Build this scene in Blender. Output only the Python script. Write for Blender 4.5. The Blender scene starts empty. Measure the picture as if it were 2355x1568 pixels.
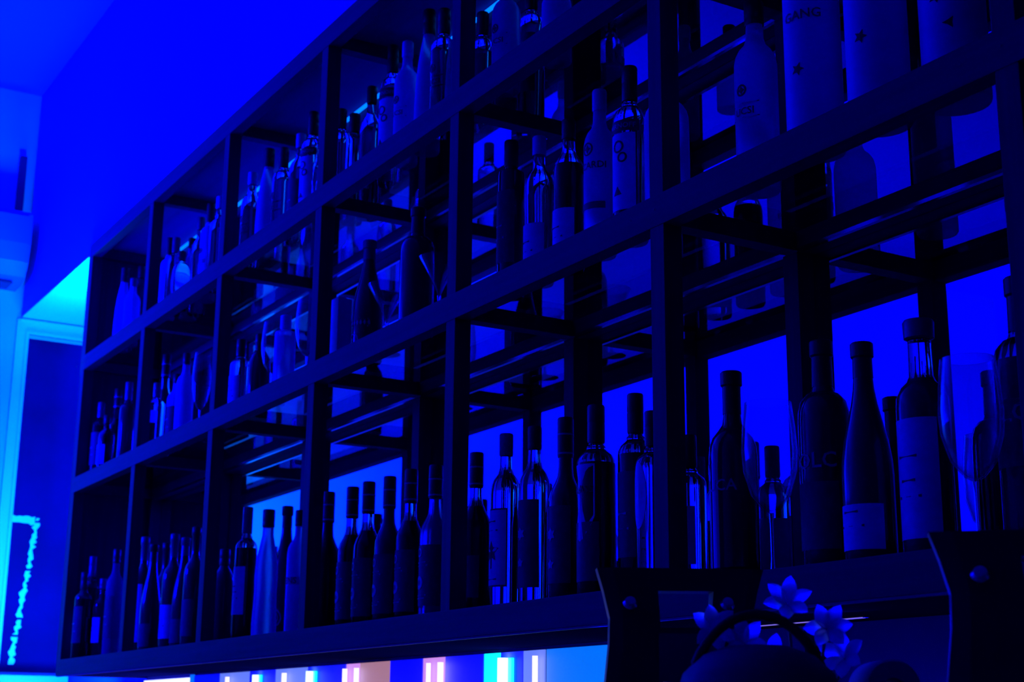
import bpy, math, random
from mathutils import Matrix, Vector
random.seed(7)
scene = bpy.context.scene
C = scene.collection
# ---------------------------------------------------------------- camera
cam_data = bpy.data.cameras.new('camera'); cam = bpy.data.objects.new('camera', cam_data); C.objects.link(cam)
RR = ((0.5144, 0.8575, 0.0091), (0.2083, -0.1352, 0.9687), (-0.8319, 0.4964, 0.2482))   # right, up, forward
m = Matrix.Identity(4)
for i in range(3):
    m[i][0] = RR[0][i]; m[i][1] = RR[1][i]; m[i][2] = -RR[2][i]
m.translation = Vector((5.008, -1.306, 1.244))
cam.matrix_world = m
cam_data.sensor_width = 36.0; cam_data.lens = 3498.0 / 2355 * 36; cam_data.clip_start = 0.05
cam_data.dof.use_dof = True; cam_data.dof.focus_distance = 2.3; cam_data.dof.aperture_fstop = 9.0
scene.camera = cam
# ---------------------------------------------------------------- world, view
w = bpy.data.worlds.new('world'); scene.world = w; w.use_nodes = True
w.node_tree.nodes['Background'].inputs[0].default_value = (0, 0, 0.02, 1)
w.node_tree.nodes['Background'].inputs[1].default_value = 0.2
vs = scene.view_settings
vs.view_transform = 'Standard'; vs.look = 'None'; vs.gamma = 1; vs.exposure = 0; vs.use_curve_mapping = False
scene.cycles.max_bounces = 9; scene.cycles.transmission_bounces = 7; scene.cycles.transparent_max_bounces = 24
scene.cycles.sample_clamp_indirect = 4.0
# ---------------------------------------------------------------- lights
def area(name, loc, target, sx, sy, power, col, spread=180):
    d = bpy.data.lights.new(name, 'AREA'); d.shape = 'RECTANGLE'; d.size = sx; d.size_y = sy; d.energy = power; d.color = col
    d.spread = math.radians(spread)
    o = bpy.data.objects.new(name, d); C.objects.link(o); o.location = loc
    o.rotation_euler = (Vector(target) - Vector(loc)).to_track_quat('-Z', 'Y').to_euler()
    return o
BLUE = (0.0, 0.0002, 1.0)
CYAN = (0.0, 0.30, 1.0)
area('uplight', (-0.45, -2.6, 1.9), (-0.45, -2.6, 4), 0.9, 3.6, 240, BLUE)
area('flood', (-0.1, -2.2, 2.3), (-0.5, 0, 3.1), 0.5, 0.5, 125, BLUE, 120)
area('recess_light', (-0.16, 0.17, 2.35), (-0.22, 0.16, 2.9), 0.45, 0.2, 12.0, (0.0, 0.55, 1.0), 140)
area('sill_light', (-0.30, 0.06, 1.2), (-0.975, 0.06, 2.1), 0.25, 0.2, 13, CYAN, 100)
area('under_shelf_light', (3.25, 0.10, 1.388), (3.30, -0.02, 1.2), 0.45, 0.02, 1.6, BLUE)
# ---------------------------------------------------------------- materials
def mat(name, base=(0.5,)*3, rough=0.5, metal=0.0, trans=0.0, ior=1.45, spec=0.5, emit=None, strength=1.0, noise=None, bump=0.0, scale=(20, 20, 20), coat=0.0):
    mt = bpy.data.materials.new(name); mt.use_nodes = True; nt = mt.node_tree
    p = nt.nodes['Principled BSDF']
    p.inputs['Base Color'].default_value = (*base, 1); p.inputs['Roughness'].default_value = rough
    p.inputs['Metallic'].default_value = metal; p.inputs['Transmission Weight'].default_value = trans; p.inputs['IOR'].default_value = ior
    p.inputs['Coat Weight'].default_value = coat; p.inputs['Specular IOR Level'].default_value = spec
    if emit:
        p.inputs['Emission Color'].default_value = (*emit, 1); p.inputs['Emission Strength'].default_value = strength
    if noise is not None or bump:
        tc = nt.nodes.new('ShaderNodeTexCoord'); mp = nt.nodes.new('ShaderNodeMapping'); mp.inputs['Scale'].default_value = scale
        nz = nt.nodes.new('ShaderNodeTexNoise'); nz.inputs['Scale'].default_value = 1.0; nz.inputs['Detail'].default_value = 6
        nt.links.new(tc.outputs['Object'], mp.inputs[0]); nt.links.new(mp.outputs[0], nz.inputs['Vector'])
        if noise is not None:
            cr = nt.nodes.new('ShaderNodeValToRGB'); cr.color_ramp.elements[0].position = 0.3; cr.color_ramp.elements[1].position = 0.7
            cr.color_ramp.elements[0].color = (*noise, 1); cr.color_ramp.elements[1].color = (*base, 1)
            nt.links.new(nz.outputs[0], cr.inputs[0]); nt.links.new(cr.outputs[0], p.inputs['Base Color'])
        if bump:
            b = nt.nodes.new('ShaderNodeBump'); b.inputs['Strength'].default_value = bump; b.inputs['Distance'].default_value = 0.01
            nt.links.new(nz.outputs[0], b.inputs['Height']); nt.links.new(b.outputs[0], p.inputs['Normal'])
    return mt
def pane(name, tint, rough=0.0, power=5.0):
    mt = bpy.data.materials.new(name); mt.use_nodes = True; nt = mt.node_tree; nt.nodes.clear()
    o = nt.nodes.new('ShaderNodeOutputMaterial'); mx = nt.nodes.new('ShaderNodeMixShader'); t = nt.nodes.new('ShaderNodeBsdfTransparent')
    g = nt.nodes.new('ShaderNodeBsdfGlossy'); lw = nt.nodes.new('ShaderNodeLayerWeight'); lw.inputs[0].default_value = 0.5
    pw = nt.nodes.new('ShaderNodeMath'); pw.operation = 'POWER'; pw.inputs[1].default_value = power; nt.links.new(lw.outputs['Facing'], pw.inputs[0])
    f = nt.nodes.new('ShaderNodeMath'); f.operation = 'MULTIPLY_ADD'; f.inputs[1].default_value = 0.94; f.inputs[2].default_value = 0.045; nt.links.new(pw.outputs[0], f.inputs[0])
    t.inputs[0].default_value = (*tint, 1); g.inputs['Roughness'].default_value = rough
    nt.links.new(f.outputs[0], mx.inputs[0]); nt.links.new(t.outputs[0], mx.inputs[1]); nt.links.new(g.outputs[0], mx.inputs[2]); nt.links.new(mx.outputs[0], o.inputs[0])
    return mt
M = dict(
    plaster=mat('blue_plaster', (0.03, 0.05, 0.64), 0.9, noise=(0.025, 0.045, 0.60), bump=0.05, scale=(6, 6, 6)),
    endwall=mat('pale_plaster', (0.2, 0.55, 0.64), 0.85, noise=(0.18, 0.5, 0.6), bump=0.05, scale=(6, 6, 6)),
    soffit=mat('white_soffit', (0.4, 0.7, 0.75), 0.9, noise=(0.38, 0.67, 0.72), scale=(6, 6, 6)),
    darkwall=mat('dark_wall', (0.02, 0.02, 0.12), 0.8, noise=(0.015, 0.015, 0.09), scale=(5, 5, 5)),
    wood=mat('stained_wood', (0.009, 0.009, 0.078), 0.6, noise=(0.006, 0.006, 0.056), spec=0.15, bump=0.12, scale=(3, 60, 60)),
    woodv=mat('stained_post_wood', (0.009, 0.009, 0.078), 0.6, noise=(0.006, 0.006, 0.056), spec=0.15, bump=0.12, scale=(60, 60, 3)),
    boards=mat('top_board', (0.02, 0.02, 0.22), 0.8, noise=(0.015, 0.015, 0.18), scale=(2, 30, 30)),
    mirror=mat('mirror_silver', (0.86, 0.88, 0.88), 0.015, metal=1.0),
    shelfglass=pane('shelf_glass', (0.40, 0.46, 0.53)),
    thinglass=pane('thin_glass', (0.88, 0.9, 0.93), power=2.3),
    clear=mat('clear_glass', (0.86, 0.9, 0.92), 0.03, trans=1.0, ior=1.42),
    pale=mat('pale_glass', (0.25, 0.28, 0.6), 0.22, trans=0.7, ior=1.1),
    frost=mat('frosted_glass', (0.5, 0.55, 0.96), 0.35, trans=0.45, ior=1.07),
    black=mat('black_glass', (0.03, 0.03, 0.035), 0.12, coat=0.3),
    dark=mat('dark_glass', (0.05, 0.045, 0.05), 0.08),
    amber=mat('amber_spirit', (0.06, 0.025, 0.012), 0.05, trans=0.25),
    red=mat('red_glass', (0.10, 0.004, 0.004), 0.2),
    capblack=mat('black_cap', (0.02, 0.02, 0.025), 0.35, bump=0.1, scale=(300, 300, 10)),
    capgrey=mat('grey_cap', (0.16, 0.16, 0.18), 0.35, metal=0.3),
    capwhite=mat('white_cap', (0.4, 0.4, 0.8), 0.4),
    cork=mat('cork', (0.3, 0.3, 0.3), 0.8, noise=(0.2, 0.2, 0.2), scale=(200, 200, 200)),
    white=mat('white_paper', (0.5, 0.5, 0.9), 0.6, noise=(0.42, 0.42, 0.8), scale=(80, 80, 80)),
    dim=mat('dark_paper', (0.10, 0.10, 0.11), 0.6, noise=(0.06, 0.06, 0.07), scale=(120, 120, 60)),
    ink=mat('dark_ink', (0.03, 0.03, 0.035), 0.6),
    silverink=mat('silver_ink', (0.4, 0.4, 0.42), 0.4),
    tin=mat('printed_tin', (0.3, 0.3, 0.85), 0.5, noise=(0.25, 0.25, 0.7), scale=(14, 14, 14)),
    plastic=mat('black_plastic', (0.006, 0.006, 0.035), 0.5, spec=0.2, bump=0.04, scale=(120, 120, 120)),
    plastic2=mat('matt_plastic', (0.01, 0.01, 0.08), 0.6),
    chrome=mat('chrome', (0.7, 0.7, 0.72), 0.12, metal=1.0),
    acwhite=mat('ac_plastic', (0.05, 0.08, 0.5), 0.5),
    trim=mat('painted_trim', (0.7, 0.7, 0.7), 0.35),
    streak=mat('pale_reflection', (0.5, 0.9, 0.95), 0.6),
    winglass=mat('dark_pane', (0.0, 0.0, 0.15), 0.8, spec=0.1, noise=(0.0, 0.0, 0.10), scale=(4, 4, 4)),
    petal=mat('white_petal', (0.4, 0.4, 0.95), 0.5, trans=0.3), leaf=mat('green_leaf', (0.12, 0.16, 0.12), 0.5),
    paper=mat('paper_roll', (0.08, 0.08, 0.32), 0.8), floor=mat('floor_tile', (0.02, 0.02, 0.2), 0.6, noise=(0.02, 0.02, 0.16), scale=(3, 3, 3)),
    counter=mat('counter_stone', (0.02, 0.02, 0.2), 0.4, noise=(0.01, 0.01, 0.12), scale=(40, 40, 40)),
    tube=mat('tube_light', (0.8,) * 3, emit=(1.0, 1.4, 7.0), strength=1.2), tubewarm=mat('tube_warm', (0.8,) * 3, emit=(1.0, 0.85, 2.0), strength=1.2),
    tubecore=mat('strip_light', (0.5,) * 3, emit=(0.0, 0.16, 1.0), strength=1.8), cyanpanel_halo=mat('cyan_panel_and_halo', (0.3,) * 3, emit=(0.0, 1.0, 1.0), strength=1.2),
    mauve=mat('mauve_panel', (0.3,) * 3, emit=(0.6, 0.24, 0.8), strength=1.0), tan=mat('tan_panel', (0.3,) * 3, emit=(0.34, 0.16, 0.20), strength=1.1),
    lilac=mat('lilac_panel', (0.3,) * 3, emit=(0.12, 0.2, 0.9), strength=1.0), skyp=mat('sky_panel', (0.3,) * 3, emit=(0.0, 0.16, 1.0), strength=1.0),
    whitep=mat('white_panel', (0.3,) * 3, emit=(1, 1.1, 6), strength=1.1), wallglow=mat('blue_wall_glow', (0.3,) * 3, emit=(0.0, 0.0, 1.0), strength=1.1),
    underside=mat('matt_underside', (0.004, 0.006, 0.05), 1.0, spec=0.0), pinkstrip=mat('pink_strip', (0.2,) * 3, emit=(0.25, 0.18, 1.0), strength=0.7), led=mat('power_led', (0.2,) * 3, emit=(0.0, 0.5, 1.0), strength=14),
)
# ---------------------------------------------------------------- helpers
def link(name, me, mt, parent=None, loc=(0, 0, 0), smooth=False):
    o = bpy.data.objects.new(name, me); C.objects.link(o); me.materials.append(M[mt] if isinstance(mt, str) else mt)
    o.location = loc
    if parent: o.parent = parent
    if smooth:
        for p in me.polygons: p.use_smooth = True
        try: me.set_sharp_from_angle(angle=math.radians(40))
        except Exception: pass
    return o
def tag(o, label=None, cat=None, group=None, kind=None):
    if label: o['label'] = label
    if cat: o['category'] = cat
    if group: o['group'] = group
    if kind: o['kind'] = kind
    return o
def empty(name, loc, label, cat, group=None):
    o = bpy.data.objects.new(name, None); C.objects.link(o); o.location = loc; o.empty_display_size = 0.05
    return tag(o, label, cat, group)
def boxes(lst, bev=0.0):
    v, f = [], []
    for (x0, y0, z0, x1, y1, z1) in lst:
        n = len(v)
        v += [(x0, y0, z0), (x1, y0, z0), (x1, y1, z0), (x0, y1, z0), (x0, y0, z1), (x1, y0, z1), (x1, y1, z1), (x0, y1, z1)]
        f += [tuple(n + i for i in q) for q in ((0, 3, 2, 1), (4, 5, 6, 7), (0, 1, 5, 4), (1, 2, 6, 5), (2, 3, 7, 6), (3, 0, 4, 7))]
    me = bpy.data.meshes.new('m'); me.from_pydata(v, [], f)
    if bev:
        import bmesh
        bm = bmesh.new(); bm.from_mesh(me); bmesh.ops.bevel(bm, geom=bm.edges[:], offset=bev, segments=2, affect='EDGES', profile=0.7); bm.to_mesh(me); bm.free()
    return me
def box(name, b, mt, parent=None, bev=0.0):
    return link(name, boxes([b], bev), mt, parent)
def lathe(prof, seg=32, a0=0.0, a1=None):
    """prof: list of (r,z). full turn or an arc a0..a1 (radians)."""
    v, f = [], []; full = a1 is None; n = seg if full else seg + 1
    rows = []
    for r, z in prof:
        if full and r < 1e-6: rows.append([len(v)]); v.append((0, 0, z)); continue
        rows.append(list(range(len(v), len(v) + n)))
        for i in range(n):
            a = (2 * math.pi * i / seg) if full else a0 + (a1 - a0) * i / seg
            v.append((r * math.cos(a), r * math.sin(a), z))
    for A, B in zip(rows, rows[1:]):
        for i in range(seg):
            j = (i + 1) % n if full else i + 1
            if len(A) == 1 and len(B) > 1: f.append((A[0], B[j], B[i]))
            elif len(B) == 1 and len(A) > 1: f.append((A[i], A[j], B[0]))
            elif len(A) > 1: f.append((A[i], A[j], B[j], B[i]))
    me = bpy.data.meshes.new('m'); me.from_pydata(v, [], f); return me
def tube(pts, r, seg=10):
    v, f = [], []; P = [Vector(p) for p in pts]; up = Vector((0, 0, 1))
    for i, p in enumerate(P):
        t = (P[min(i + 1, len(P) - 1)] - P[max(i - 1, 0)]).normalized()
        a = t.cross(up if abs(t.z) < 0.95 else Vector((1, 0, 0))).normalized(); b = t.cross(a)
        for k in range(seg):
            q = 2 * math.pi * k / seg; c = p + a * (r * math.cos(q)) + b * (r * math.sin(q)); v.append(tuple(c))
    for i in range(len(P) - 1):
        for k in range(seg):
            j = (k + 1) % seg; f.append((i * seg + k, i * seg + j, (i + 1) * seg + j, (i + 1) * seg + k))
    f.append(tuple(range(seg))[::-1]); f.append(tuple((len(P) - 1) * seg + k for k in range(seg)))
    me = bpy.data.meshes.new('m'); me.from_pydata(v, [], f); return me
def wrap(pts, R, zc, ang=-math.pi / 2):
    return [((R) * math.cos(ang + x / R), (R) * math.sin(ang + x / R), zc + z) for x, z in pts]
def decal(polys, R, zc, ang=-math.pi / 2, thick=0.0006):
    """flat outlines wrapped on a cylinder, with thickness"""
    v, f = [], []
    for pl in polys:
        n = len(v); k = len(pl); cx = sum(p[0] for p in pl) / k; cz = sum(p[1] for p in pl) / k
        v += wrap(pl, R + thick, zc, ang) + wrap(pl, R - 0.0004, zc, ang) + wrap([(cx, cz)], R + thick * 1.25, zc, ang)
        for i in range(k):
            j = (i + 1) % k; f += [(n + i, n + j, n + 2 * k), (n + i, n + k + i, n + k + j, n + j)]
    me = bpy.data.meshes.new('m'); me.from_pydata(v, [], f); return me
def text_mesh(s, size):
    cu = bpy.data.curves.new('t', 'FONT'); cu.body = s; cu.size = size; cu.align_x = 'CENTER'; cu.resolution_u = 2; cu.offset = size * 0.012
    o = bpy.data.objects.new('t', cu); C.objects.link(o)
    dg = bpy.context.evaluated_depsgraph_get(); me = bpy.data.meshes.new_from_object(o.evaluated_get(dg))
    bpy.data.objects.remove(o); return me
def text_on(s, size, R, zc, ang=-math.pi / 2, off=0.0011):
    me = text_mesh(s, size)
    for v in me.vertices:
        x, y = v.co.x, v.co.y
        v.co = ((R + off) * math.cos(ang + x / R), (R + off) * math.sin(ang + x / R), zc + y)
    return me
def circle(cx, cz, r, n=20): return [(cx + r * math.cos(2 * math.pi * i / n), cz + r * math.sin(2 * math.pi * i / n)) for i in range(n)]
def ring(cx, cz, r, w, n=24):
    out = []
    for i in range(n):
        a, b = 2 * math.pi * i / n, 2 * math.pi * (i + 1) / n
        out.append([(cx + r * math.cos(a), cz + r * math.sin(a)), (cx + r * math.cos(b), cz + r * math.sin(b)), (cx + (r - w) * math.cos(b), cz + (r - w) * math.sin(b)), (cx + (r - w) * math.cos(a), cz + (r - w) * math.sin(a))])
    return out
def star(cx, cz, r, n=5, q=0.45, rot=0.0):
    return [(cx + (r if i % 2 == 0 else r * q) * math.sin(rot + math.pi * i / n), cz + (r if i % 2 == 0 else r * q) * math.cos(rot + math.pi * i / n)) for i in range(2 * n)]
def bars(cx, zs, wd, h):
    return [[(cx - wd * q / 2, z), (cx + wd * q / 2, z), (cx + wd * q / 2, z + h), (cx - wd * q / 2, z + h)] for z, q in zs]

# ---------------------------------------------------------------- measures of the shelf
S = 0.65; Z0 = 1.45; DEP = 0.2986; PW = 0.034; RH = 0.050
PX = [v * S for v in (0, 0.998, 1.991, 2.976, 3.966, 4.9635, 6.0, 7.0)]
LV = [Z0, Z0 + 0.8997 * S, Z0 + 1.5335 * S, Z0 + 2.1444 * S]
XE = -0.975; H = 3.75
# ---------------------------------------------------------------- the room
def struct(name, me, mt, label=None, cat=None):
    o = link(name, me, mt); o['kind'] = 'structure'
    return o
struct('floor', boxes([(XE - 0.1, -5.1, -0.1, 7.1, 0.4, 0)]), 'floor')
struct('ceiling', boxes([(XE - 0.1, -5.1, H, 7.1, 0.4, H + 0.1)]), 'plaster')
WY0, WY1, WZ0, WZ1 = 0.035, 0.275, 1.44, 2.742
struct('wall_left', boxes([(XE - 0.1, -5.1, 0, XE, WY0, H), (XE - 0.1, WY1, 0, XE, 0.4, H), (XE - 0.1, WY0, 0, XE, WY1, WZ0), (XE - 0.1, WY0, WZ1, XE, WY1, H)]), 'endwall')
struct('wall_right', boxes([(7.0, -5.1, 0, 7.1, 0.4, H)]), 'darkwall')
struct('wall_front', boxes([(XE, -5.1, 0, 7.0, -5.0, H)]), 'plaster')
struct('wall_back', boxes([(XE, 0.30, 0, 7.0, 0.4, H)]), 'plaster')
struct('wall_soffit', boxes([(XE, 0.004, LV[3] - 0.036, -0.012, 0.30, LV[3] - 0.032)]), 'soffit')
struct('wall_bulkhead', boxes([(XE, 0.004, LV[3] - 0.032, -0.002, 0.30, H), (-0.002, 0.004, LV[3] + 0.001, 7.0, 0.30, H)]), 'plaster')
win = struct('window_1', boxes([(XE - 0.06, WY0, WZ0, XE - 0.05, WY1, WZ1)]), 'winglass')
t = 0.047
link('window_frame', boxes([(XE, -0.012, WZ0 - 0.0, XE + 0.012, WY0, WZ1 + t + 0.012), (XE, WY0, WZ1, XE + 0.012, 0.299, WZ1 + t + 0.012),
    (XE, WY0 - 0.012, WZ0, XE + 0.02, WY0, WZ1 + 0.012), (XE, WY0, WZ1, XE + 0.02, 0.299, WZ1 + 0.012), (XE - 0.05, WY0, WZ0, XE, WY0 + 0.004, WZ1), (XE, 0.0, WZ1 + t + 0.004, XE + 0.018, 0.299, WZ1 + t + 0.012)]), 'trim', win)
link('window_sill', boxes([(XE - 0.05, -0.03, WZ0 - 0.04, XE + 0.06, 0.285, WZ0 - 0.012)], 0.003), 'trim', win)
# ragged pale strip laid on the pane, imitating a bright reflection in the glass
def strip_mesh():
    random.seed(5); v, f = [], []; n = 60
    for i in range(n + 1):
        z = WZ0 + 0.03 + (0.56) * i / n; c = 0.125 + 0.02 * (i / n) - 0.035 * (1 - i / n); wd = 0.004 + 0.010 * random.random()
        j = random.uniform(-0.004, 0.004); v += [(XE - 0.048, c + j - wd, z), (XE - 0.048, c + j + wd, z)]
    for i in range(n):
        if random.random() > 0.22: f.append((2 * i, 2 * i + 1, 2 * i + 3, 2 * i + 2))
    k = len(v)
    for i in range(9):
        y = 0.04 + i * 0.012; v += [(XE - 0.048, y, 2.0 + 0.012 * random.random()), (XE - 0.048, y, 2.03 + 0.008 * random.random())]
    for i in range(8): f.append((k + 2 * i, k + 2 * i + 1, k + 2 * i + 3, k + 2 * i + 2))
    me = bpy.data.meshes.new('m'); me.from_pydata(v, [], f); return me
link('reflection_streak', strip_mesh(), 'streak', win)

# air conditioner on the end wall
ac = empty('air_conditioner', (XE + 0.0005, -0.45, 2.91), 'white wall air conditioner above the window, cropped by the left edge', 'air conditioner')
def ac_body(y0, y1, dx=0.0, prof=None):
    prof = prof or [(0, 0.0), (0.10, 0.0), (0.15, 0.02), (0.185, 0.07), (0.20, 0.14), (0.20, 0.26), (0.19, 0.272), (0, 0.272)]
    n = len(prof); v = [(p[0] + dx, y0, p[1]) for p in prof] + [(p[0] + dx, y1, p[1]) for p in prof]
    f = [tuple(range(n))[::-1], tuple(range(n, 2 * n))] + [(i, (i + 1) % n, n + (i + 1) % n, n + i) for i in range(n)]
    me = bpy.data.meshes.new('m'); me.from_pydata(v, [], f); return me
link('housing', ac_body(-0.42, 0.42), 'acwhite', ac)
link('front_flap', ac_body(-0.40, 0.405, 0.003, [(0.15, 0.024), (0.186, 0.072), (0.2015, 0.14), (0.2015, 0.25), (0.205, 0.25), (0.205, 0.14), (0.189, 0.07), (0.153, 0.02)]), 'acwhite', ac)
link('air_outlet', boxes([(0.03, -0.38, -0.004, 0.13, 0.38, 0.004)]), 'plastic2', ac)
tag(link('pipe_cover', boxes([(XE, -0.062, 3.185, XE + 0.03, -0.035, 3.47)], 0.004), 'plastic2'), 'dark vertical pipe cover rising above the air conditioner', 'pipe cover')

# ---------------------------------------------------------------- the back bar shelf
unit = empty('back_bar_shelf', (0, 0, Z0), 'long dark wooden back-bar shelf frame holding rows of bottles', 'shelf')
def U(b): return (b[0], b[1], b[2] - Z0, b[3], b[4], b[5] - Z0)
XR = 6.2
PXX = PX[:7] + [7.0 * S, 8.0 * S, 9.0 * S]
for i, x in enumerate(PXX):
    box('post', U((x, 0.0, Z0 - RH, x + PW, PW, LV[3])), 'woodv', unit, 0.0012)
    box('back_post', U((x, DEP - PW - 0.002, Z0, x + PW, DEP - 0.002, LV[3] - 0.012)), 'woodv', unit, 0.0012)
    for k, z in enumerate(LV):
        if k: box('crossbar', U((x + 0.002, PW, z - RH + 0.003, x + PW - 0.002, DEP - PW, z - 0.016)), 'wood', unit)
for k, z in enumerate(LV):
    box('front_rail', U((-0.0005, -0.0012, z - RH, XR, PW * 0.85, z)), 'wood', unit, 0.0015)
    if k:
        box('back_rail', U((0.0, DEP - PW - 0.002, z - RH, XR, DEP - 0.003, z - 0.016)), 'wood', unit)
        if k < 3: link('metal_edge', boxes([U((PW, DEP - PW - 0.010, z - RH - 0.003, XR, DEP - PW - 0.002, z - RH + 0.003))]), 'chrome', unit)
# screws in the rails
sc_v = []
for k, z in enumerate(LV):
    for x in PXX[:8]:
        for dx in (-0.05, 0.012): sc_v.append((x + dx, z - 0.022 if k else z - 0.03))
def screws():
    v, f = [], []
    for x, z in sc_v:
        n = len(v)
        for i in range(8): v.append((x + 0.0022 * math.cos(i * math.pi / 4), -0.0018, z - Z0 + 0.0022 * math.sin(i * math.pi / 4)))
        f.append(tuple(n + i for i in range(8))[::-1])
    me = bpy.data.meshes.new('m'); me.from_pydata(v, [], f); return me
link('screw_heads', screws(), 'ink', unit)['kind'] = 'stuff'
box('bottom_board', U((0.001, 0.012, Z0 - RH + 0.004, XR, DEP - 0.001, Z0 - 0.0005)), 'underside', unit)
box('end_panel', U((-0.011, 0.0, Z0 - RH, -0.0008, DEP, LV[3] - 0.001)), 'woodv', unit)
box('top_board', U((0.001, 0.012, LV[3] - 0.014, XR, DEP - 0.001, LV[3] - 0.001)), 'boards', unit)
box('light_lip', U((0.001, 0.0, Z0 - RH - 0.003, XR, 0.008, Z0 - RH)), 'boards', unit)
ORD = ['first', 'second', 'third', 'fourth', 'fifth', 'sixth', 'seventh', 'eighth', 'ninth', 'tenth']
LVN = ['bottom', 'middle', 'top']
GLASS_T = 0.008
for k in (1, 2):
    for i in range(9):
        x0 = PXX[i] + 0.001; x1 = PXX[i + 1] - 0.001 if i < 8 else XR
        if i > 6: continue
        o = box('glass_shelf', (x0, 0.03, LV[k] - 0.016, x1, DEP - 0.004, LV[k] - 0.008), 'shelfglass')
        tag(o, 'tinted glass shelf board carrying the %s row, %s bay from the left' % (LVN[k], ORD[i]), 'glass shelf', 'glass shelf boards')
mr = link('wall_mirror', boxes([(0.0, DEP - 0.002, Z0, XR, DEP + 0.0012, LV[3] - 0.016)]), 'mirror')
tag(mr, 'large mirror behind the bottle shelves reflecting the blue room', 'mirror')
st = empty('strip_light', (0, DEP - PW - 0.006, LV[3] - 0.022), 'thin blue-glowing strip light along the top back of the shelf', 'strip light')
link('diffuser', boxes([(PW, -0.006, -0.004, XR, 0.0, 0.004)]), 'tubecore', st)
link('channel', boxes([(PW, -0.004, 0.006, XR, 0.004, 0.0075)]), 'capgrey', st)

# ---------------------------------------------------------------- bottles
PROF = {
 'wine': ([(0, .012), (.5, .004), (.93, 0), (1, .015), (1, .60), (.97, .645), (.85, .685), (.60, .72), (.42, .75), (.37, .79), (.355, .93), (.42, .935), (.42, .965), (.37, .97), (.37, 1), (0, 1)], .80, .10, .56),
 'burgundy': ([(0, .012), (.5, .004), (.93, 0), (1, .015), (1, .40), (.97, .46), (.86, .55), (.68, .64), (.52, .72), (.42, .79), (.37, .86), (.36, .94), (.42, .945), (.42, .97), (.37, .975), (.37, 1), (0, 1)], .84, .06, .38),
 'round': ([(0, .012), (.5, .004), (.93, 0), (1, .015), (1, .64), (.98, .69), (.88, .735), (.66, .765), (.46, .775), (.39, .80), (.37, .90), (.38, 1), (0, 1)], .80, .10, .58),
 'tall': ([(0, .012), (.5, .004), (.93, 0), (1, .015), (1, .62), (.97, .67), (.80, .71), (.56, .735), (.46, .76), (.44, .88), (.44, .91), (0, .92)], .86, .08, .54),
 'vodka': ([(0, .010), (.5, .003), (.93, 0), (1, .012), (1, .68), (.97, .71), (.84, .735), (.60, .755), (.50, .765), (.50, .78), (.40, .79), (.40, .87), (.40, .96), (0, .965)], .80, .10, .60),
 'rum': ([(0, .010), (.5, .003), (.93, 0), (1, .012), (1, .62), (.99, .66), (.92, .70), (.76, .735), (.52, .765), (.42, .80), (.39, .88), (.39, .96), (0, .965)], .87, .10, .56),
 'syrup': ([(0, .010), (.5, .003), (.93, 0), (1, .012), (1, .52), (.98, .56), (.86, .60), (.64, .64), (.47, .68), (.42, .73), (.41, .85), (.41, .96), (0, .965)], .78, .10, .49),
 'pin': ([(0, .010), (.5, .003), (.88, 0), (.98, .03), (1, .12), (.93, .25), (.90, .36), (.93, .48), (.86, .60), (.62, .72), (.46, .80), (.44, .86), (.44, .96), (0, .965)], .86, .1, .3),
 'cone': ([(0, .010), (.5, .003), (.93, 0), (1, .02), (.98, .30), (.90, .48), (.76, .62), (.60, .72), (.46, .79), (.42, .82), (.42, .96), (0, .965)], .82, .1, .3),
 'squat': ([(0, .010), (.5, .003), (.9, 0), (1, .03), (1, .55), (.95, .66), (.80, .74), (.55, .79), (.40, .82), (.40, .96), (0, .965)], .83, .12, .5),
 'can': ([(0, .010), (.5, .003), (.95, 0), (1, .012), (1, .76), (.96, .79), (.70, .805), (.46, .815), (.46, .96), (0, .965)], .83, .12, .66),
}
def body_radius(pr, z):
    P = [p for p in pr]
    for (r0, z0), (r1, z1) in zip(P[2:], P[3:]):
        if z0 <= z <= z1 and z1 > z0: return r0 + (r1 - r0) * (z - z0) / (z1 - z0)
    return .4
def split_prof(pr, z):
    """lower and upper closed profiles cut at z"""
    r = body_radius(pr, z)
    lo = [p for i, p in enumerate(pr) if i < 3 or p[1] < z]; lo = lo[:[i for i, p in enumerate(lo)][-1] + 1] + [(r, z), (0, z)]
    up = [(0, z + .0005), (r, z + .0005)] + [p for i, p in enumerate(pr) if i > 2 and p[1] > z]
    return lo, up
def sc(pr, R, Hh): return [(r * R, z * Hh) for r, z in pr]
LEAFY = {}
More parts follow.
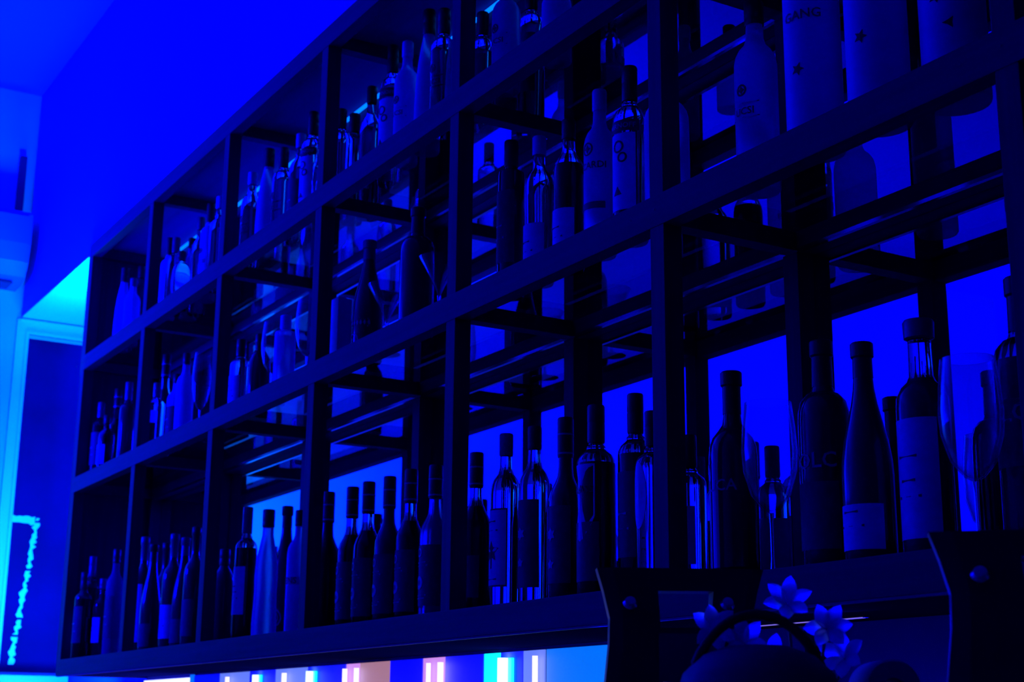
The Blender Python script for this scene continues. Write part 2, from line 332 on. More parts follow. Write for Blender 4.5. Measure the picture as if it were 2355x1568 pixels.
def label_part(root, kind, lab, R, Hh, glassm):
    pr, capz, l0, l1 = PROF[kind]
    m0 = -math.pi / 2
    def arc(z0, z1, half, mt, nm='paper_label', off=0.0007):
        return link(nm, lathe([((R + off), z0 * Hh), ((R + off), z1 * Hh)], 20, m0 - half, m0 + half), mt, root, smooth=True)
    if lab == 'white_tall': arc(l0, l1 + .03, 1.25, 'white'); link('lettering', decal(bars(0, [(-.02, 1), (.0, .6), (.03, .8)], R * 1.1, .0035), R + .0008, (l0 + l1) / 2 * Hh), 'ink', root)
    elif lab == 'white_low': arc(l0, l0 + (l1 - l0) * .62, 1.35, 'white'); link('lettering', decal(bars(0, [(-.012, 1), (.006, .6)], R * 1.2, .003), R + .0008, (l0 + .14) * Hh), 'ink', root)
    elif lab == 'white_mid': arc(l0 + .1, l1 - .05, 1.2, 'white'); link('lettering', decal(bars(0, [(-.012, 1), (.004, .8), (.018, .5)], R * 1.2, .003), R + .0008, (l0 + l1) / 2 * Hh), 'ink', root)
    elif lab == 'dim_mid': arc(l0 + .08, l1, 1.3, 'dim'); link('lettering', decal(bars(0, [(-.012, 1), (.012, .7)], R * 1.1, .004), R + .0008, (l0 + l1) / 2 * Hh), 'silverink', root)
    elif lab == 'dim_low': arc(l0, l0 + (l1 - l0) * .65, 1.3, 'dim')
    elif lab == 'olc': arc(l0, l0 + .28, 1.3, 'dim'); link('lettering', text_on('DOLC', .030, R, .44 * Hh, m0 + .1), 'silverink', root)
    elif lab == 'dim_tall':
        arc(l0, l1 + .02, 1.3, 'dim'); [link('crest', decal([q_], R + .0009, (l0 + l1) / 2 * Hh), 'silverink', root) for q_ in (star(0, .02, .012, 6, .6), star(0, -.03, .009, 5, .6))]
    elif lab == 'dark_mid': arc(.30, l1 - .04, 1.4, 'dim'); link('lettering', text_on('LC', .032, R, .46 * Hh, m0 + .3), 'silverink', root)
    elif lab == 'luca': arc(l0 - .02, l1, 1.4, 'black'); link('lettering', text_on('LUCA', .024, R, .43 * Hh, m0 + .15), 'silverink', root)
    elif lab == 'white_oval': link('paper_label', decal([[(R * .55 * math.cos(a), .052 * math.sin(a)) for a in [i * math.pi / 12 for i in range(24)]]], R + .0002, .52 * Hh, m0), 'white', root)
    elif lab == 'white_point':
        pts = [(-R * .9, .05), (R * .9, .05), (R * .9, -.035), (R * .45, -.062), (0, -.075), (-R * .45, -.062), (-R * .9, -.035)]
        n = 10; top = [(-R * .9 + R * 1.8 * i / n, .05) for i in range(n + 1)]
        pts = top + [(R * .9, -.035), (R * .7, -.05), (R * .45, -.062), (R * .2, -.072), (0, -.075), (-R * .2, -.072), (-R * .45, -.062), (-R * .7, -.05), (-R * .9, -.035)]
        link('paper_label', decal([pts], R + .0002, .52 * Hh, m0), 'white', root); link('lettering', text_on('LASS', .018, R, .53 * Hh, m0 + .25, .0022), 'ink', root)
        arc(.08, .38, 1.1, 'dim', 'lower_label')
    elif lab == 'leaf':
        arc(l0 + .02, l1 - .0, 1.15, 'dim', 'label_border', .0004); arc(l0 + .03, l1 - .01, 1.08, 'white', 'paper_label', .0009)
        link('maple_leaf', decal([star(0, 0, .019, 5, .5), [(-.0015, -.03), (.0015, -.03), (.0015, 0), (-.0015, 0)]] + bars(0, [(.036, .9), (.052, .6), (-.05, .8)], R * 1.2, .003), R + .001, (l0 + l1) / 2 * Hh - .004), 'ink', root)
    elif lab == 'oval':
        arc(l0 - .02, l1 - .02, 1.5, 'dim'); link('oval_badge', decal(ring(0, -.02, .013, .007), R + .0009, (l0 + l1) / 2 * Hh, m0 - .15), 'silverink', root); link('round_badge', decal(ring(0, .038, .009, .003), R + .0009, (l0 + l1) / 2 * Hh, m0 - .15), 'silverink', root)
        link('fine_print', decal(bars(0, [(.012, 1), (.018, .8), (-.045, .9), (-.051, .7)], R * 1.3, .0022), R + .0009, (l0 + l1) / 2 * Hh, m0), 'silverink', root)
    elif lab == 'dim_band': arc(l1 - .16, l1 - .10, 1.3, 'pale', 'printed_band'); link('lettering', text_on('EENS', .02, R, (l1 - .15) * Hh, m0 + .25), 'ink', root)
    elif lab == 'ring': link('ring_emblem', decal(ring(0, 0, .024, .003) + ring(0, 0, .016, .0015), R + .0002, .17 * Hh, m0 + .3), 'silverink', root)
    elif lab == 'badge':
        link('round_badge', decal(ring(0, 0, .0095, .003) + [star(0, 0, .006, 4, .6)], R + .0002, .50 * Hh, m0 + .12), 'ink', root)
        link('lettering_box', decal([[(-.026, -.001), (.026, -.001), (.026, .0), (-.026, .0)], [(-.026, .022), (.026, .022), (.026, .023), (-.026, .023)]], R + .0002, .36 * Hh, m0 + .2), 'ink', root)
        link('lettering', text_on('UCSI', .016, R, .37 * Hh, m0 + .25), 'ink', root)
    elif lab == 'smirnoff':
        arc(.60, .665, 1.5, 'ink', 'name_band', .0006); link('lettering', text_on('SMIRNOFF', .0125, R, .618 * Hh, m0 + .28, .0016), 'silverink', root)
        arc(.16, .59, 1.25, 'white'); [link('scroll_print', decal(q_, R + .0009, .42 * Hh, m0 + .2), 'ink', root) for q_ in (ring(0, .03, .011, .003), ring(.008, .01, .009, .003), [star(-.002, -.05, .010, 3, .5)])]
    elif lab == 'bacardi':
        link('round_badge', decal(ring(0, 0, .012, .0025) + [star(0, 0, .008, 4, .5)], R + .0002, .62 * Hh, m0 + .1), 'ink', root)
        link('lettering', text_on('BACARDI', .017, R, .50 * Hh, m0 + .12), 'ink', root); arc(.26, .30, 1.3, 'dim', 'lower_band')
    elif lab == 'belt':
        link('belt_label', decal([star(x, 0, .006, 2, .5) for x in [i * .009 - .036 for i in range(9)]] + bars(0, [(.007, 1), (-.009, 1)], R * 2.0, .0015), R + .0002, .30 * Hh, m0 + .2), 'silverink', root)
        link('ring_emblem', decal(ring(0, 0, .016, .002), R + .0002, .16 * Hh, m0 + .1), 'silverink', root)
CAPM = {'black': 'capblack', 'grey': 'capgrey', 'white': 'capwhite', 'cork': 'cork'}
def capsule(root, kind, R, Hh, cap):
    pr, capz, l0, l1 = PROF[kind]
    n = body_radius(pr, min(capz, .9)); top = 1.0
    if kind in ('wine', 'burgundy', 'round'):
        prof = [(n * 1.05 * R, capz * Hh), (.385 * R, .93 * Hh), (.455 * R, .938 * Hh), (.455 * R, .998 * Hh), (.40 * R, 1.004 * Hh), (0, 1.004 * Hh)]
    elif kind == 'tall':
        prof = [(.44 * R, .915 * Hh), (.58 * R, .922 * Hh), (.60 * R, .99 * Hh), (.54 * R, 1.0 * Hh), (0, 1.0 * Hh)]
    else:
        prof = [(n * 1.10 * R, capz * Hh), (n * 1.16 * R, (capz + .01) * Hh), (n * 1.16 * R, .90 * Hh), (n * 1.12 * R, .905 * Hh), (n * 1.16 * R, .91 * Hh), (n * 1.16 * R, .992 * Hh), (n * 1.05 * R, Hh), (0, Hh)]
    link('stopper' if cap == 'cork' else 'cap', lathe(prof, 24), CAPM[cap], root, smooth=True)
    if kind == 'syrup' and cap == 'black':
        link('cap_bands', lathe([(n * 1.18 * R, .795 * Hh), (n * 1.2 * R, .80 * Hh), (n * 1.18 * R, .805 * Hh)], 24), 'silverink', root, smooth=True)
        link('cap_bands', lathe([(n * 1.18 * R, .90 * Hh), (n * 1.2 * R, .905 * Hh), (n * 1.18 * R, .91 * Hh)], 24), 'silverink', root, smooth=True)
NAMES = {'wine': 'wine_bottle', 'burgundy': 'wine_bottle', 'round': 'wine_bottle', 'tall': 'spirit_bottle', 'vodka': 'spirit_bottle', 'rum': 'spirit_bottle', 'syrup': 'liqueur_bottle', 'pin': 'spirit_bottle', 'cone': 'spirit_bottle', 'squat': 'squat_bottle', 'can': 'spirit_bottle'}
def bottle(x, y, z, Hh, R, kind, gl, cap, lab, label, group):
    root = empty(NAMES[kind], (x, y, z), label, 'bottle', group)
    pr = PROF[kind][0]
    bm = {'liq': 'clear'}.get(gl, gl)
    seg = 32
    if gl in ('liq', 'dark') and kind in ('vodka', 'rum', 'syrup', 'tall', 'round'):
        zl = {'vodka': .69, 'rum': .69, 'syrup': .66, 'tall': .745, 'round': .69}[kind]
        lo, up = split_prof(pr, zl)
        link('liquid_filled_body', lathe(sc(lo, R, Hh), seg), 'amber' if gl == 'liq' else 'dark', root, smooth=True)
        link('glass_neck', lathe(sc(up, R, Hh), seg), 'clear', root, smooth=True)
    else:
        link('glass_body', lathe(sc(pr, R, Hh), seg), bm, root, smooth=True)
    if cap: capsule(root, kind, R, Hh, cap)
    if lab: label_part(root, kind, lab, R, Hh, gl)
    return root
def glass_vessel(x, y, z, Hh, R, kind, label, group):
    nm = {'wineglass': 'wine_glass', 'martini': 'cocktail_glass'}[kind]
    root = empty(nm, (x, y, z), label, 'glass', group)
    if kind == 'wineglass':
        hs = .36
        outer = [(.07, hs), (.30, hs + .02), (.70, hs + .10), (.95, hs + .24), (1.0, hs + .36), (.94, hs + .50), (.84, 1.0)]
        foot = .80
    else:
        hs = .46
        outer = [(.06, hs), (.12, hs + .05), (.45, hs + .25), (.98, .985), (1.0, 1.0)]; foot = .72
    inner = [(max(r - .045, .0), zz + (.012 if i == 0 else .004 if i < len(outer) - 1 else 0)) for i, (r, zz) in enumerate(outer)]
    me = lathe(sc([(0, hs)] + outer + inner[::-1] + [(0, hs + .014)], R, Hh), 40)
    link('bowl', me, 'thinglass', root, smooth=True)
    link('stem', lathe([(.10 * R, hs * Hh), (.065 * R, hs * .8 * Hh), (.06 * R, hs * .3 * Hh), (.10 * R, .03 * Hh), (.3 * R, .018 * Hh)], 16), 'clear', root, smooth=True)
    link('foot', lathe([(0, .016 * Hh), (.3 * R, .016 * Hh), (foot * R, .006 * Hh), (foot * R, 0), (0, 0)], 32), 'clear', root, smooth=True)
    return root
def gift_tin(x, y, z, Hh, R, k, label, group):
    root = empty('gift_tin', (x, y, z), label, 'gift tin', group)
    link('tin_body', lathe([(0, .0), (R * .97, .0), (R, .004), (R, Hh - .03), (0, Hh - .03)], 48), 'tin', root, smooth=True)
    link('lid', lathe([(0, Hh - .0295), (R * 1.02, Hh - .0295), (R * 1.02, Hh - .003), (R, Hh), (0, Hh)], 48), 'capgrey', root, smooth=True)
    a = -math.pi / 2 + .35
    for q_ in [star(-.004, 0, .010, 5, .45, .4)] + ([star(.03, .02, .007, 3, .4), star(.012, -.04, .009, 3, .4, .6), star(-.02, .05, .008, 3, .4)] if k == 2 else []):
        link('leaf_print', decal([q_], R + .0003, (.115 if k != 2 else .135), a), 'ink', root)
    if k < 2: link('script_print', text_on('GANG', .02, R, .19 if k == 0 else .235, a + .1, .0009), 'dim', root)
    return root
def carton(x, y, z, Hh, R, label, group):
    root = empty('carton', (x, y, z), label, 'carton', group)
    link('box_body', boxes([(-R, -R * .7, 0, R, R * .7, Hh)], .001), 'tin', root); link('top_flap', boxes([(-R, -R * .7, Hh, R, R * .1, Hh + .002)]), 'tin', root)
    return root
BOTTLES = [
(0,0,0.108,0.038,0.271,0.0258,'vodka','liq','black','dim_mid','dim bottle at the far left'),
(0,0,0.066,0.072,0.328,0.0258,'vodka','liq','grey','white_low','slim bottle with ribbed pale label'),
(0,0,0.134,0.091,0.252,0.0258,'rum','clear','grey','white_mid','small clear bottle with banded white label'),
(0,0,0.262,0.091,0.334,0.0258,'rum','pale','black','dim_mid','pale bottle with black cap'),
(0,1,0.540,0.092,0.343,0.0285,'wine','black','grey','white_tall','wine bottle with tall pale label'),
(0,1,0.606,0.099,0.315,0.0294,'burgundy','black','black','dim_low','dark slope-shouldered wine bottle'),
(0,1,0.440,0.191,0.342,0.0285,'wine','black','black','white_mid','dark wine bottle with small bright label'),
(0,1,0.814,0.091,0.324,0.0285,'wine','black','grey','white_low','dark wine bottle with pale low label'),
(0,1,0.877,0.102,0.308,0.0294,'burgundy','black','grey','dim_low','dark wine bottle with grey capsule'),
(0,2,0.957,0.104,0.329,0.0285,'wine','black','black','dim_low','dark wine bottle with black capsule'),
(0,2,1.117,0.130,0.256,0.0300,'squat','black','black','','squat black rounded bottle'),
(0,2,1.338,0.104,0.341,0.0280,'vodka','liq','grey','white_mid','amber bottle with pouring stopper'),
(0,2,1.513,0.091,0.313,0.0300,'pin','frost','black','','curvy frosted bottle with black neck band'),
(0,2,1.435,0.172,0.336,0.0320,'burgundy','black','black','ring','black sparkling wine bottle with ring emblem'),
(0,3,1.680,0.104,0.293,0.0280,'rum','frost','black','dim_band','bright frosted bottle beside a post'),
(0,3,1.781,0.130,0.326,0.0299,'syrup','red','black','','dark red bottle partly behind a post'),
(0,3,1.911,0.130,0.321,0.0300,'syrup','liq','black','oval','slim round-badge bottle with long banded cap'),
(0,3,2.021,0.117,0.317,0.0300,'syrup','liq','black','oval','slim round-badge bottle with half-clear neck'),
(0,3,2.123,0.117,0.315,0.0292,'syrup','black','black','oval','slim black bottle with round badge'),
(0,3,2.196,0.130,0.321,0.0290,'syrup','liq','black','oval','slim dark round-badge bottle with clear neck'),
(0,3,2.379,0.091,0.300,0.0290,'syrup','pale','black','oval','pale bottle with dark oval-badge label'),
(0,4,2.518,0.104,0.306,0.0290,'syrup','liq','black','dim_low','dark bottle with banded cap beside a post'),
(0,4,2.672,0.078,0.315,0.0280,'rum','clear','cork','leaf','clear bottle with cork stopper and white leaf label'),
(0,4,2.749,0.091,0.317,0.0280,'rum','clear','black','dim_tall','clear bottle with spotted black cap'),
(0,4,2.849,0.091,0.316,0.0290,'syrup','black','black','dim_tall','black liqueur bottle with spotted cap'),
(0,4,2.962,0.078,0.316,0.0319,'vodka','liq','black','white_point','black-capped bottle with pale pointed label'),
(0,4,3.037,0.104,0.325,0.0292,'vodka','liq','black','dim_mid','clear bottle of dark spirit with long black cap'),
(0,4,3.119,0.078,0.279,0.0280,'vodka','clear','black','white_oval','clear bottle with narrow pale label beside a post'),
(0,5,3.041,0.208,0.267,0.0280,'vodka','clear','black','white_mid','clear bottle half hidden behind a front post'),
(0,5,3.250,0.130,0.322,0.0363,'wine','black','black','luca','dark wine bottle with faint capital lettering'),
(0,5,3.393,0.078,0.244,0.0392,'wineglass','clear','','','large empty wine glass'),
(0,5,3.454,0.126,0.326,0.0360,'round','black','black','olc','black round-shouldered wine bottle with dim lettering'),
(0,5,3.583,0.078,0.289,0.0331,'burgundy','black','black','white_low','dark sloping-shoulder wine bottle with low pale label'),
(0,5,3.665,0.098,0.305,0.0330,'tall','dark','grey','white_tall','dark bottle with round stopper and tall white label'),
(0,5,3.762,0.076,0.232,0.0387,'wineglass','clear','','','large empty wine glass leaning over the right end'),
(0,5,3.777,0.156,0.342,0.0360,'round','dark','black','dark_mid','dark bottle half hidden by the right post'),
(1,0,0.064,0.061,0.259,0.0258,'vodka','liq','grey','dim_mid','dim bottle at the far left'),
(1,0,0.135,0.064,0.203,0.0258,'rum','clear','black','white_mid','clear bottle with ringed label'),
(1,0,0.096,0.105,0.305,0.0267,'syrup','liq','black','dim_mid','slim dark bottle'),
(1,0,0.262,0.091,0.294,0.0258,'vodka','black','grey','','dark bottle with banded grey cap'),
(1,1,0.641,0.065,0.216,0.0258,'vodka','clear','grey','dim_low','short clear bottle with patterned label'),
(1,1,0.548,0.117,0.330,0.0267,'syrup','clear','black','white_mid','slim clear bottle with long neck'),
(1,1,0.740,0.091,0.227,0.0258,'rum','frost','black','dim_mid','frosted bottle with dim label'),
(1,1,0.833,0.086,0.271,0.0258,'rum','frost','black','','white-shouldered bottle with dark cap'),
(1,1,0.900,0.110,0.260,0.0276,'wineglass','clear','','','wine glass beside a post'),
(1,2,1.225,0.104,0.230,0.0280,'vodka','clear','black','white_mid','clear bottle with white label'),
(1,2,1.296,0.130,0.233,0.0300,'squat','black','black','','squat black bottle with short neck'),
(1,2,1.534,0.071,0.202,0.0300,'wineglass','clear','','','short wine glass'),
(1,2,1.608,0.073,0.204,0.0260,'can','frost','white','','pale straight bottle'),
(1,3,1.725,0.082,0.217,0.0312,'wineglass','clear','','','tall wine glass partly behind a post'),
(1,3,1.950,0.065,0.160,0.0240,'box','frost','','','small pale carton beside a post'),
(1,3,2.039,0.091,0.281,0.0349,'burgundy','black','grey','belt','dark wine bottle with patterned belt label'),
(1,3,2.131,0.094,0.156,0.0440,'martini','clear','','','cocktail glass in front of two wine bottles'),
(1,3,2.299,0.078,0.279,0.0362,'round','black','black','','big black wine bottle with glossy shoulder'),
(1,3,2.387,0.085,0.149,0.0432,'martini','clear','','','cocktail glass close to a front post'),
(1,4,2.658,0.091,0.312,0.0260,'can','black','black','dim_mid','dark straight-sided bottle with black cap'),
(1,4,2.759,0.091,0.286,0.0280,'rum','clear','white','white_low','clear rum bottle with white cap'),
(1,4,2.859,0.091,0.284,0.0280,'rum','liq','black','white_low','amber rum bottle with dark cap'),
(1,4,2.958,0.091,0.305,0.0280,'rum','frost','white','bacardi','pale rum bottle with capital lettering'),
(1,4,3.049,0.091,0.314,0.0292,'vodka','clear','black','smirnoff','black-capped clear vodka bottle with banded label'),
(1,5,3.151,0.091,0.278,0.0367,'rum','frost','grey','','pale bottle half hidden behind a front post'),
(1,5,3.352,0.111,0.310,0.0331,'rum','frost','black','badge','white rum bottle with round badge'),
(1,5,3.515,0.078,0.360,0.0403,'tin','','','','white round gift tin with script and leaf'),
(1,5,3.637,0.081,0.360,0.0420,'tin','','','','white round gift tin with dark leaf'),
(1,5,3.744,0.111,0.360,0.0428,'tin','','','','white round gift tin with scattered leaves'),
(2,0,0.178,0.074,0.286,0.0267,'cone','frost','black','','conical frosted bottle'),
(2,0,0.270,0.078,0.227,0.0258,'rum','frost','grey','','small frosted bottle'),
(2,0,0.136,0.141,0.314,0.0258,'rum','clear','black','dim_mid','clear bottle beside a post'),
(2,1,0.548,0.104,0.294,0.0258,'vodka','frost','black','','frosted bottle with narrow black cap'),
(2,1,0.718,0.068,0.241,0.0258,'vodka','clear','grey','','clear bottle with bright cap'),
(2,1,0.781,0.067,0.180,0.0276,'squat','clear','black','','low clear bottle with wide black stopper'),
(2,1,0.681,0.130,0.260,0.0258,'rum','frost','black','dim_mid','small frosted bottle'),
(2,1,0.752,0.130,0.307,0.0258,'rum','clear','grey','','clear bottle with ringed shoulder'),
(2,1,0.911,0.104,0.299,0.0258,'vodka','frost','black','badge','frosted bottle with round badge and black cap'),
(2,2,1.028,0.091,0.282,0.0280,'rum','clear','white','','clear bottle hard against a post'),
(2,2,1.276,0.091,0.277,0.0280,'rum','clear','white','badge','small clear bottle with pale cap'),
(2,2,1.428,0.077,0.292,0.0290,'cone','frost','black','','conical frosted bottle with black cap'),
(2,2,1.496,0.091,0.275,0.0280,'vodka','clear','black','badge','clear bottle with dark ringed cap'),
(2,2,1.551,0.114,0.300,0.0280,'rum','clear','white','dim_mid','clear bottle with white cap'),
(2,2,1.683,0.091,0.309,0.0280,'vodka','clear','black','smirnoff','clear bottle with tall black cap'),
(2,3,1.855,0.091,0.254,0.0280,'vodka','clear','black','','clear bottle with short black cap'),
(2,3,1.778,0.161,0.285,0.0260,'can','clear','black','','low clear bottle'),
(2,3,1.833,0.180,0.342,0.0280,'rum','clear','black','','clear bottle standing towards the back'),
(2,3,2.068,0.120,0.343,0.0280,'vodka','clear','black','smirnoff','clear vodka bottle with banded label'),
(2,3,2.202,0.091,0.291,0.0280,'rum','frost','white','badge','frosted bottle with pale cap'),
(2,3,2.289,0.098,0.333,0.0290,'cone','frost','black','','conical frosted bottle with tall black cap'),
(2,3,2.397,0.078,0.284,0.0280,'vodka','clear','black','badge','clear bottle with black cap and arched label'),
(2,4,2.470,0.130,0.259,0.0280,'vodka','clear','black','dim_mid','clear bottle with sparkling relief'),
(2,4,2.655,0.078,0.251,0.0280,'rum','frost','white','badge','frosted bottle with broad pale label'),
(2,4,2.555,0.197,0.309,0.0280,'vodka','clear','black','dim_mid','clear bottle with faint label'),
(2,4,2.818,0.091,0.181,0.0280,'rum','frost','black','','frosted bottle cropped by the rail'),
]
cnt = {}; tins = 0
GZ = [LV[0], LV[1] - .0078, LV[2] - .0078]
tot = {}
for b in BOTTLES: tot[b[:2]] = tot.get(b[:2], 0) + 1
for (row, bay, x, y, Hh, R, kind, gl, cap, lab, desc) in BOTTLES:
    n = cnt.get((row, bay), 0); cnt[(row, bay)] = n + 1
    nm = {'tin': 'gift tins', 'box': 'cartons', 'martini': 'cocktail glasses', 'wineglass': 'wine glasses'}.get(kind, 'bottles')
    label = '%s, %s from left, %s bay, %s shelf' % (desc, ORD[n], ORD[bay], LVN[row])
    g = '%s on the %s shelf' % (nm, LVN[row]); z = GZ[row] + .0004
    if kind in ('wineglass', 'martini'): glass_vessel(x, y, z, Hh, R, kind, label, g)
    elif kind == 'tin': gift_tin(x, y, z, Hh, R, tins, label, g); tins += 1
    elif kind == 'box': carton(x, y, z, Hh, R, label, g)
    else: bottle(x, y, z, Hh, R, kind, gl, cap, lab, label, g)

# ---------------------------------------------------------------- below the shelf: lit wall panels and tubes
ZP0, ZP1 = 0.95, Z0 - RH - 0.003
def panel(x0, x1, mt, desc, z1=ZP1, y=0.292):
    root = empty('wall_panel_or_glow', ((x0 + x1) / 2, y, ZP0), desc, 'light panel', 'lit panels below the shelf'); h = (x1 - x0) / 2
    link('lit_face', boxes([(-h + .001, -.003, 0.0, h - .001, 0, z1 - ZP0)]), mt, root); link('backing', boxes([(-h, 0, 0, h, .0065, z1 - ZP0)]), 'capgrey', root)
panel(-0.005, 0.44, 'whitep', 'bright white glowing panel below the far left end of the shelf', 1.392)
panel(0.442, 0.478, 'skyp', 'pale blue glowing panel right of the bright white panel', 1.40)
panel(0.48, 0.698, 'wallglow', 'glowing sheet imitating lit blue wall between the pale blue and lilac panels at the left')  # blue sheets are added in the gaps, glowing in place of the lit wall
panel(0.932, 1.118, 'wallglow', 'glowing sheet imitating lit blue wall behind the leftmost thick tube')
panel(1.332, 1.563, 'wallglow', 'glowing sheet imitating lit blue wall behind the middle thick tube')
panel(1.802, 1.963, 'wallglow', 'glowing sheet imitating lit blue wall right of the brown panel')
panel(2.067, 2.233, 'wallglow', 'glowing sheet imitating lit blue wall left of the short cyan panel')
panel(0.70, 0.93, 'lilac', 'lilac glowing panel around the leftmost thin tube')
panel(1.12, 1.33, 'lilac', 'lilac glowing panel between the two left white-cyan tubes')
panel(1.565, 1.64, 'mauve', 'pink glowing panel left of the brown panel')
panel(1.642, 1.80, 'tan', 'brown glowing panel right of a warm white tube')
panel(1.965, 2.065, 'mauve', 'pink glowing panel between two warm tubes near the middle')
panel(2.235, 2.30, 'cyanpanel_halo', 'short cyan glowing panel left of the widest tube')
panel(2.302, 2.388, 'wallglow', 'glowing sheet imitating lit blue wall behind the widest tube')
panel(2.39, 2.47, 'lilac', 'lilac glowing panel right of the widest tube')
panel(2.475, 2.74, 'skyp', 'sky blue glowing panel at the right end beside the black housing')
def wall_tube(x, r, mt, desc):
    root = empty('tube_lamp', (x, 0.276, ZP0), desc, 'tube light', 'vertical tube lights below the shelf')
    link('glowing_tube', lathe([(0, .02), (r, .02), (r, ZP1 - ZP0 - .012), (0, ZP1 - ZP0 - .012)], 16), mt, root, smooth=True)
    if mt == 'tube': link('glow_halo', boxes([(-r * 2.1, .006, .02, r * 2.1, .012, ZP1 - ZP0 - .012)]), 'cyanpanel_halo', root)  # added cyan strip glows as the halo around a thick tube
    link('end_cap', lathe([(0, 0), (r * 1.3, 0), (r * 1.3, .019), (0, .019)], 16), 'capgrey', root, smooth=True)
for a in ((0.795, .006, 'tubewarm', 'thin warm white vertical tube, leftmost below the shelf'), (1.01, .009, 'tube', 'white-cyan vertical tube, leftmost of the three thick ones'), (1.21, .0065, 'tubewarm', 'thin white vertical tube between the two left thick tubes'),
          (1.375, .0095, 'tube', 'white-cyan vertical tube, middle of the three thick ones'), (1.585, .006, 'tubewarm', 'warm white vertical tube beside the pink panel on the left'), (1.65, .006, 'tubewarm', 'warm white vertical tube at the edge of the brown panel'),
          (2.015, .005, 'tubewarm', 'warm white vertical tube on the right pink panel'), (2.07, .0065, 'tubewarm', 'warm white vertical tube right of the right pink panel'), (2.333, .011, 'tube', 'white-cyan vertical tube, rightmost and thickest below the shelf'), (2.455, .0055, 'tubewarm', 'thin white vertical tube nearest the black housing')):
    wall_tube(*a)
tag(box('wall_bracket', (3.235, 0.27, 1.30, 3.26, 0.299, ZP1 - 0.001), 'ink'), 'narrow black upright bracket below the right part of the shelf', 'bracket')
us = empty('under_shelf_strip', (3.02, 0.16, Z0 - RH - 0.004), 'thin pinkish light strip under the shelf above the blossoms', 'strip light')
link('diffuser', boxes([(0, -.001, -.0016, .46, .001, 0)]), 'pinkstrip', us); link('channel', boxes([(-.004, -.004, -.0012, 0, .004, 0), (.46, -.004, -.0012, .464, .004, 0)]), 'capgrey', us)
# counter
ct = empty('back_counter', (3.0, -0.1, 0), 'dark counter below the shelf carrying the till and flowers', 'counter')
link('worktop', boxes([(-3.9, -.62, .90, 3.2, .395, .95)], .003), 'counter', ct); link('cabinet_front', boxes([(-3.9, -.57, 0, 3.2, .395, .90)]), 'darkwall', ct)

# ---------------------------------------------------------------- foreground equipment
def device(x, y, ang, sx, label, led):
    """upright waisted black housing with an open handle slot, front face along local x"""
    root = empty('till_housing', (x, y, .95), label, 'till', 'black flared housings'); root.rotation_euler = (0, 0, ang)
    Zt = .47 * 1.0; hw = .079 * sx
    prof = [(0, 1.10), (.20, 1.04), (.33, 1.0), (.385, .93), (.415, .92), (.445, 1.0), (.47, 1.085)]
    slot = (.405, .445); sx0, sx1 = -.30, .42
    zs = sorted(set([p[0] for p in prof] + [slot[0], slot[1]]))
    def wd(z):
        for (z0, a), (z1, b) in zip(prof, prof[1:]):
            if z0 <= z <= z1: return a + (b - a) * (z - z0) / (z1 - z0)
    xsn = [-1, -.82, sx0, sx1, .86, 1]
    v, f = [], []; d = .035
    for z in zs:
        for q in xsn:
            for yy in (-d / 2, d / 2): v.append((q * hw * wd(z), yy * (1 - .25 * (abs(q) == 1)), z))
    nx = len(xsn); I = lambda k, i, s: (k * nx + i) * 2 + s
    for k in range(len(zs) - 1):
        for i in range(nx - 1):
            hole = zs[k] >= slot[0] - 1e-6 and zs[k + 1] <= slot[1] + 1e-6 and i == 2
            if hole: continue
            f += [(I(k, i, 0), I(k, i + 1, 0), I(k + 1, i + 1, 0), I(k + 1, i, 0)), (I(k, i + 1, 1), I(k, i, 1), I(k + 1, i, 1), I(k + 1, i + 1, 1))]
        f += [(I(k, 0, 1), I(k, 0, 0), I(k + 1, 0, 0), I(k + 1, 0, 1)), (I(k, nx - 1, 0), I(k, nx - 1, 1), I(k + 1, nx - 1, 1), I(k + 1, nx - 1, 0))]
        if zs[k] >= slot[0] - 1e-6 and zs[k + 1] <= slot[1] + 1e-6:
            f += [(I(k, 2, 0), I(k, 2, 1), I(k + 1, 2, 1), I(k + 1, 2, 0)), (I(k, 3, 1), I(k, 3, 0), I(k + 1, 3, 0), I(k + 1, 3, 1))]
    k0 = zs.index(slot[0]); k1 = zs.index(slot[1]); L_ = len(zs) - 1
    for k, i0, i1 in ((0, 0, nx - 1), (L_, 0, nx - 1)):
        for i in range(i0, i1): f.append((I(k, i, 0), I(k, i, 1), I(k, i + 1, 1), I(k, i + 1, 0)))
    f += [(I(k0, 2, 0), I(k0, 2, 1), I(k0, 3, 1), I(k0, 3, 0)), (I(k1, 2, 0), I(k1, 2, 1), I(k1, 3, 1), I(k1, 3, 0))]
    me = bpy.data.meshes.new('m'); me.from_pydata(v, [], f)
    link('housing', me, 'plastic', root)
    for q in (-.66, .60):
        link('round_stud', lathe([(0, .004), (.006, .003), (.0085, 0), (0, 0)], 20), 'chrome', root, smooth=True)
        o = root.children[-1]; o.location = (q * hw, -d / 2 - .0005, .432); o.rotation_euler = (math.pi / 2 - .35, 0, 0)
    link('slot_trim', boxes([(sx0 * hw, -d / 2 - .002, slot[1], sx1 * hw, -d / 2, slot[1] + .0018)]), 'chrome', root)
    link('centre_panel', boxes([(sx0 * hw, -d / 2 - .0015, .06, sx1 * hw, -d / 2, slot[0] - .006)]), 'plastic2', root)
    if led:
        link('power_light', lathe([(0, .006), (.004, .005), (.0065, 0), (0, 0)], 16), 'led', root, smooth=True)
        o = root.children[-1]; o.location = (-.56 * hw, -d / 2 - .001, .350); o.rotation_euler = (math.pi / 2, 0, 0)
    return root
ANG = math.atan2(-0.192 + 0.343, 3.679 - 3.593)
device(3.636, -0.2675, ANG - .0, 1.08, 'black waisted till housing with handle slot and glowing blue light, centre foreground', True)
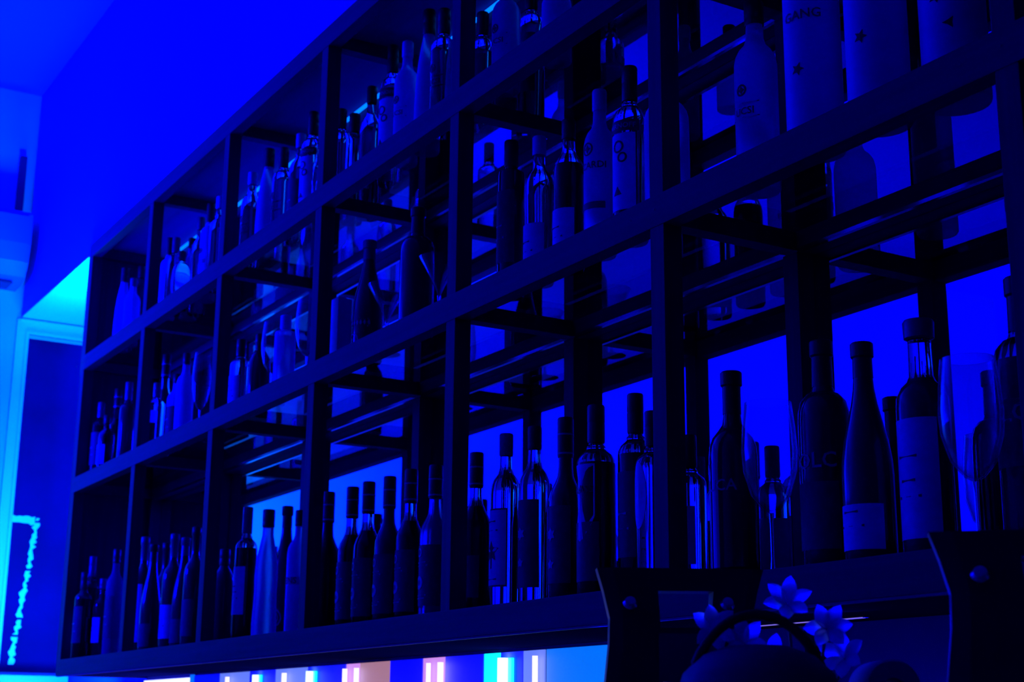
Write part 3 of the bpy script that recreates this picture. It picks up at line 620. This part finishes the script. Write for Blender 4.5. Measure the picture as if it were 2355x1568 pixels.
device(4.095, -0.20, ANG - .25, 1.25, 'black waisted till housing in the bottom right corner, nearest the camera', False)

# bucket with a hooped handle
bk = empty('ice_bucket', (3.822, -0.313, .95), 'dark domed bucket with arched handle between the two black housings', 'bucket')
link('domed_body', lathe([(0, 0), (.06, 0), (.072, .02), (.078, .24), (.080, .33), (.074, .35), (.055, .368), (.03, .377), (0, .379)], 32), 'plastic2', bk, smooth=True)
hp = [(.071 * math.cos(a) if abs(math.cos(a)) < .99 else .075 * math.cos(a), 0, .31 + .098 * math.sin(a)) for a in [math.pi * i / 24 for i in range(25)]]
hd = link('arched_handle', tube(hp, .0052), 'plastic', bk, smooth=True); hd.rotation_euler = (0, 0, math.radians(60))
# flowers in a vase
fl = empty('flower_vase', (3.762, -0.205, .95), 'white blossoms in a vase between the bucket and the shelf', 'flowers')
link('vase', lathe([(0, 0), (.03, 0), (.036, .05), (.028, .16), (.022, .22), (.026, .25), (.022, .25), (.018, .22), (0, .20)], 24), 'pale', fl, smooth=True)
def petal_mesh(L_=.031, W_=.0085):
    v, f = [], []; n, k = 7, 4
    for i in range(n + 1):
        t_ = i / n; wd = W_ * math.sin(math.pi * min(1, t_ * .92 + .08)) ** .7
        for j in range(-k, k + 1): v.append((wd * j / k, L_ * t_, .008 * math.sin(t_ * 2.4) - .25 * wd * (j / k) ** 2))
    m_ = 2 * k + 1
    for i in range(n):
        for j in range(2 * k): f.append((i * m_ + j, i * m_ + j + 1, (i + 1) * m_ + j + 1, (i + 1) * m_ + j))
    me = bpy.data.meshes.new('m'); me.from_pydata(v, [], f); return me
random.seed(11)
pm = petal_mesh(); first = True
for (bx, by, bz, tilt) in ((-.03, -.05, .385, .2), (.005, -.02, .425, .9), (.03, .01, .40, 1.6), (-.045, -.08, .40, .1), (.035, .03, .37, 2.2), (-.02, -.02, .37, 3.0)):
    link('stem', tube([(0, 0, .22), (bx * .4, by * .4, .30), (bx, by, bz)], .0018, 6), 'leaf', fl, smooth=True)
    nrm = Vector((1.26 + random.uniform(-.5, .5), -1.08 + random.uniform(-.5, .5), random.uniform(-.2, .5))).normalized()
    base = nrm.to_track_quat('Z', 'Y').to_matrix().to_4x4()
    for q in range(6):
        o = link('petal', pm.copy(), 'petal', fl, smooth=True)
        o.matrix_local = Matrix.Translation((bx, by, bz)) @ base @ Matrix.Rotation(tilt + q * math.pi / 3 + random.uniform(-.15, .15), 4, 'Z') @ Matrix.Rotation(.35 + .2 * random.random(), 4, 'X')
for q in range(4):
    o = link('leaf', petal_mesh(.07, .011), 'leaf', fl, (0, 0, .25), True); o.rotation_euler = (.9, 0, q * 1.6 + .3)
# paper roll, dark box, draped cloth
pr_ = empty('paper_roll', (3.80, -0.125, 1.2905), 'round end of a paper roll lying on the dark box', 'paper roll')
o = link('roll', lathe([(.010, -.04), (.027, -.04), (.029, -.037), (.029, .037), (.027, .04), (.010, .04), (.010, -.04)], 32), 'paper', pr_, smooth=True)
pr_.rotation_euler = (math.pi / 2, 0, ANG)
tag(box('dark_box', (3.62, -.140, .9505, 3.93, -.03, 1.2605), 'plastic', None, .004), 'black box standing behind the bucket, below the paper roll', 'box')
